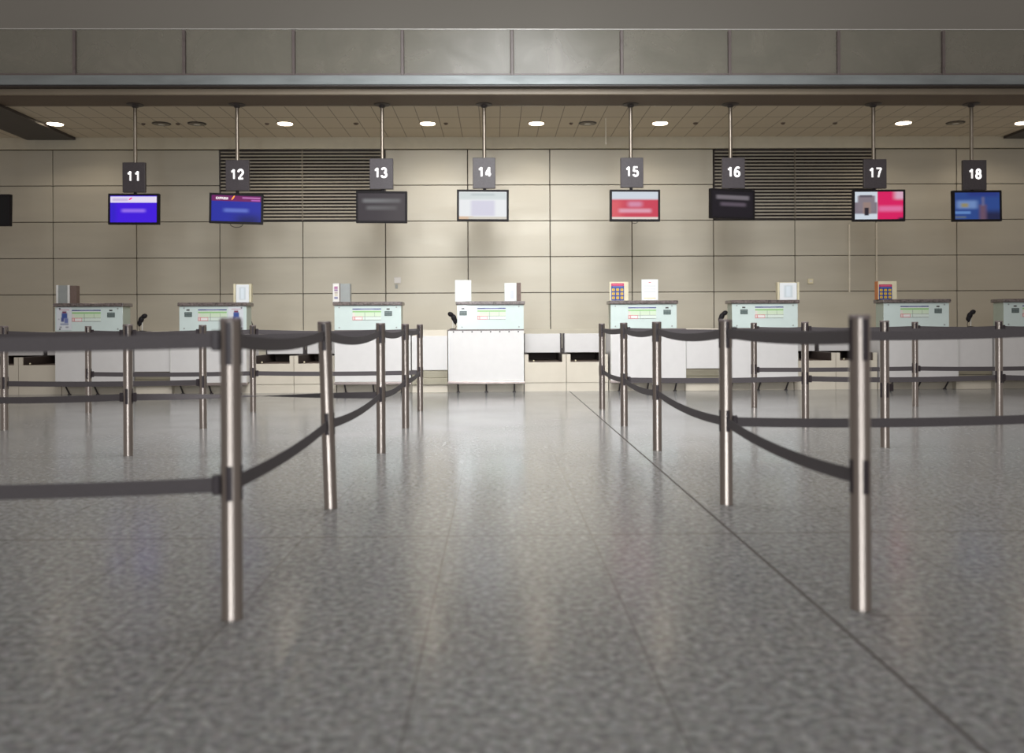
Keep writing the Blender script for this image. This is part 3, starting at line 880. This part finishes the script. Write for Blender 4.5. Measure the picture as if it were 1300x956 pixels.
# ---------------------------------------------------------------- barrier posts
HP = 1.0
def make_post(name_loc, rot, label):
    e = empty('barrier_post', name_loc, label, 'barrier post', 'stainless steel queue barrier posts', rot)
    r = 0.0345
    MB().lathe([(r + .001, 0), (r + .001, .006), (r, .008), (r, HP - .012)], 48).build('tube', M['steel'], e, True)
    MB().lathe([(r + .0015, HP - .013), (r + .0015, HP - .004), (r - .002, HP), (0.001, HP)], 48).build('cap', M['frame_grey'], e, True)
    for z0, z1, nm in ((HP - .155, HP - .014, 'upper_housing'), (.395, .51, 'lower_housing')):
        m = MB()
        for k in range(4):
            a = k * PI / 2
            n = 6
            vs_i, vs_o = [], []
            half = .30
            for j in range(n + 1):
                t = a - half + 2 * half * j / n
                for lst, rr in ((vs_i, r - .001), (vs_o, r + .0016)):
                    lst.append((m.bm.verts.new((rr * math.cos(t), rr * math.sin(t), z0)), m.bm.verts.new((rr * math.cos(t), rr * math.sin(t), z1))))
            for j in range(n):
                m.bm.faces.new((vs_o[j][0], vs_o[j + 1][0], vs_o[j + 1][1], vs_o[j][1]))
                m.bm.faces.new((vs_o[j][1], vs_o[j + 1][1], vs_i[j + 1][1], vs_i[j][1]))
                m.bm.faces.new((vs_i[j][0], vs_i[j + 1][0], vs_o[j + 1][0], vs_o[j][0]))
            for j in (0, n):
                m.bm.faces.new((vs_i[j][0], vs_o[j][0], vs_o[j][1], vs_i[j][1]))
        m.build(nm, M['housing'], e, True)
    return e

P = {
    'L1a': on_floor(295, 785), 'L1b': on_floor(420, 645), 'L1c': on_floor(484, 575), 'L1d': on_floor(515, 543.5), 'L1e': on_floor(533.5, 522),
    'L2c': on_floor(163, 578.5), 'L2d': on_floor(258, 544), 'L2e': on_floor(321.5, 523),
    'L3d': on_floor(6, 546), 'L3e': on_floor(112.5, 524),
    'R1a': on_floor(1093, 773), 'R1b': on_floor(922, 640), 'R1c': on_floor(834.5, 572), 'R1d': on_floor(792.5, 541), 'R1e': on_floor(764.5, 519.5),
    'R2c': on_floor(1123.5, 568), 'R2d': on_floor(1022.5, 539), 'R2e': on_floor(957.5, 517.5),
    'R3d': on_floor(1268.5, 537), 'R3e': on_floor(1162, 515.5),
}
P['L2a'] = Vector((-2.75, 3.0, 0))
P['L3c'] = Vector((-4.62, 7.0, 0))
P['R2b'] = Vector((3.1, 4.95, 0))
P['R4d'] = Vector((P['R3d'].x + 1.86, P['R3d'].y + .05, 0))
P['R4e'] = Vector((P['R3e'].x + 1.86, P['R3e'].y + .05, 0))
PL = {
    'L1a': 'largest steel barrier post left of the open aisle, nearest of its row',
    'L1b': 'second-nearest steel barrier post along the left side of the aisle, leaning slightly',
    'L1c': 'third steel barrier post from the front along the left side of the aisle',
    'L1d': 'fourth steel barrier post from the front along the left side of the aisle',
    'L1e': 'farthest steel barrier post along the left side of the aisle, beside desk 14',
    'L2c': 'steel barrier post left of the aisle, standing clear in front of desk 11',
    'L2d': 'steel barrier post in front of the left part of desk 12',
    'L2e': 'small far steel barrier post just right of desk 12',
    'L3d': 'steel barrier post at the left edge of the picture',
    'L3e': 'small far steel barrier post in front of desk 11',
    'R1a': 'largest steel barrier post right of the open aisle, nearest of its row',
    'R1b': 'second-nearest steel barrier post on the right of the aisle, by desk 16',
    'R1c': 'third steel barrier post from the front along the right side, in front of desk 15',
    'R1d': 'fourth steel barrier post from the front along the right side of the aisle',
    'R1e': 'farthest steel barrier post along the right side of the aisle, left of desk 15',
    'R2c': 'steel barrier post before the left end of desk 17, just right of the largest post',
    'R2d': 'steel barrier post just right of desk 16',
    'R2e': 'small far steel barrier post in front of the middle of desk 16',
    'R3d': 'steel barrier post in front of desk 18 near the right edge',
    'R3e': 'small far steel barrier post in front of the middle of desk 17',
    'L2a': 'near steel barrier post beyond the left edge, ending the nearest left tapes',
    'L3c': 'steel barrier post beyond the left edge, level with the post before desk 11',
    'R2b': 'steel barrier post beyond the right edge, ending the long right-hand tapes',
    'R4d': 'steel barrier post beyond the right edge, right of the post before desk 18',
    'R4e': 'small far steel barrier post beyond the right edge, farthest right of all',
}
ROTS = {'L1a': 0.05, 'L1b': 0.5, 'R1a': 0.19, 'R1b': 0.1}
first = None
POSTS = {}
for k, v in P.items():
    rz = ROTS.get(k, random.uniform(-.25, .25) + 0.1)
    if first is None:
        first = make_post(v, rz, PL[k]); o = first
    else:
        o = copy_tree(first)
        o.location = v; o.rotation_euler = (0, 0, rz); o['label'] = PL[k]
    if k == 'L1b':
        o.rotation_euler = (0.0, math.radians(-1.7), rz * 0)
        TB = o
    POSTS[k] = o

# ---------------------------------------------------------------- tapes
def offset_at(k, z):
    v = P[k].copy()
    if k == 'L1b':
        v.x += -math.sin(math.radians(1.7)) * z
    v.z = z
    return v

def ribbon(k0, k1, z, sag, label, hgt=0.05, twist=0.0, wob=0.0, zend=None):
    a, b = offset_at(k0, z), offset_at(k1, z)
    d = (b - a); d.z = 0
    Ln = d.length; u = d.normalized()
    r = 0.039
    a2, b2 = a + u * (r - .004), b - u * r
    n = 36
    nrm = Vector((-u.y, u.x, 0))
    e = empty('barrier_tape', a2, label, 'barrier tape', 'grey retractable tapes strung between the posts')
    m = MB()
    rows = []
    for i in range(n + 1):
        t = i / n
        c = a2.lerp(b2, t) - a2
        c.z -= sag * 4 * t * (1 - t)
        c += nrm * wob * math.sin(PI * t)
        ang = twist * (math.sin(PI * t) ** 1.0) if abs(twist) < 3 else twist * t
        up = Vector((0, 0, 1)) * math.cos(ang) + nrm * math.sin(ang)
        th = (nrm * math.cos(ang) - Vector((0, 0, 1)) * math.sin(ang)) * 0.0011
        h2 = hgt / 2
        rows.append([m.bm.verts.new(c + up * h2 + th), m.bm.verts.new(c - up * h2 + th), m.bm.verts.new(c - up * h2 - th), m.bm.verts.new(c + up * h2 - th)])
    for p, q in zip(rows, rows[1:]):
        for j in range(4):
            m.bm.faces.new((p[j], p[(j + 1) % 4], q[(j + 1) % 4], q[j]))
    m.bm.faces.new(rows[0]); m.bm.faces.new(list(reversed(rows[-1])))
    m.build('webbing', M['tape'], e, True)
    ml = MB().box(0, 0.026, -0.010, 0.010, -0.034, 0.034, 0.004)
    co = ml.build('end_clip', M['housing'], e, False, b2 - a2 - u * 0.024)
    co.rotation_euler = (0, 0, math.atan2(u.y, u.x))
    return e

def place(k):
    d = {'L1a': 'the nearest left post', 'L1b': 'the second left post', 'L1c': 'the third left post', 'L1d': 'the fourth left post', 'L1e': 'the farthest left post',
         'R1a': 'the nearest right post', 'R1b': 'the second right post', 'R1c': 'the third right post', 'R1d': 'the fourth right post', 'R1e': 'the farthest right post',
         'L2c': 'the clear post before desk 11', 'L2d': 'the post before desk 12', 'L2e': 'the far post beside desk 12', 'L3d': 'the left edge post', 'L3e': 'the far post before desk 11',
         'R2d': 'the post beside desk 16', 'R2e': 'the far post before desk 16', 'R3d': 'the post before desk 18', 'R3e': 'the far post before desk 17',
         'L2a': 'the left picture edge', 'L3c': 'the left picture edge', 'R2b': 'the right picture edge', 'R4d': 'the right picture edge', 'R4e': 'the right picture edge'}
    return d[k]
SP = [('L2a', 'L1a', .012, .018), ('L1b', 'L1a', .03, .02), ('L1c', 'L1b', .045, .03), ('L1d', 'L1c', .03, .03), ('L1e', 'L1d', .02, .02),
      ('L1c', 'L2c', .03, .0), ('L3c', 'L2c', .02, .02), ('L3d', 'L2d', .02, .01), ('L1e', 'L2e', .02, .01), ('L2e', 'L3e', .02, .01),
      ('R1b', 'R1a', .015, .03), ('R1c', 'R1b', .035, .03), ('R1d', 'R1c', .03, .03), ('R1e', 'R1d', .02, .02),
      ('R2b', 'R1b', .02, .015), ('R2d', 'R1d', .02, .01), ('R3d', 'R2d', .02, .015), ('R4d', 'R3d', .02, .02), ('R3e', 'R2e', .015, .005), ('R4e', 'R3e', .015, .01)]
for a, b, s1, s2 in SP:
    base = 'tape from ' + place(a) + ' to ' + place(b)
    ribbon(a, b, .925, s1, 'upper ' + base)
    tw = 0
    if (a, b) == ('L1c', 'L2c'): tw = PI
    ribbon(a, b, .445, s2, 'lower ' + base, twist=tw)
MB().box(0.0365, 0.078, -0.012, 0.012, 0.44, 0.50, 0.004).build('loose_clip', M['housing'], POSTS['R2c'])
# ---------------------------------------------------------------- light
W = bpy.data.worlds.new('World')
S.world = W
W.use_nodes = True
bgn = W.node_tree.nodes['Background']
bgn.inputs[0].default_value = (0.86, 0.785, 0.74, 1)
bgn.inputs[1].default_value = 0.44

def area(name, loc, target, sx, sy, power, col, spread=180):
    d = bpy.data.lights.new(name, 'AREA')
    d.shape = 'RECTANGLE'; d.size = sx; d.size_y = sy
    d.energy = power; d.color = col
    d.spread = math.radians(spread)
    o = bpy.data.objects.new(name, d)
    C.objects.link(o)
    o.location = loc
    o.rotation_euler = (Vector(target) - Vector(loc)).to_track_quat('-Z', 'Y').to_euler()
    return o

def spot(name, loc, target, ang, blend, power, col, r=0.4):
    d = bpy.data.lights.new(name, 'SPOT')
    d.energy = power; d.color = col
    d.spot_size = math.radians(ang); d.spot_blend = blend; d.shadow_soft_size = r
    o = bpy.data.objects.new(name, d)
    C.objects.link(o)
    o.location = loc
    o.rotation_euler = (Vector(target) - Vector(loc)).to_track_quat('-Z', 'Y').to_euler()
    return o

area('post_highlight_fill_left', (-1.6, -5.5, 3.2), (0.2, 13, 1.8), 1.2, 3.6, 62, (0.95, 0.98, 1.0), 70)  # unseen area light added for the bright strip on the steel posts
area('post_highlight_fill_right', (2.6, -5.5, 3.2), (0.6, 13, 1.8), 0.9, 3.4, 40, (0.95, 0.98, 1.0), 70)  # second unseen area light, added for the other post highlight
spot('centre_pool_fill', (0.6, 2.0, 7.5), (0.4, 14.0, 1.2), 60, 1.0, 4500, (0.98, 0.985, 1.0), 2.2)  # unseen spot added to brighten the centre and let the edges fall off
area('floor_fill', (0, 7.0, 7.6), (0, 8.6, 0), 5.5, 3.0, 270, (0.98, 0.99, 1.0), 115)  # unseen overhead fill added to lift the middle of the floor
spot('upper_wall_fill', (0.2, 1.5, 5.6), (0.0, 17.0, 6.4), 70, 1.0, 900, (1.0, 0.97, 0.93), 0.8)  # unseen spot added to brighten the middle of the upper wall

S.view_settings.view_transform = 'Standard'
S.view_settings.look = 'None'
S.view_settings.exposure = 0.0
S.view_settings.gamma = 1.0
S.view_settings.use_curve_mapping = False
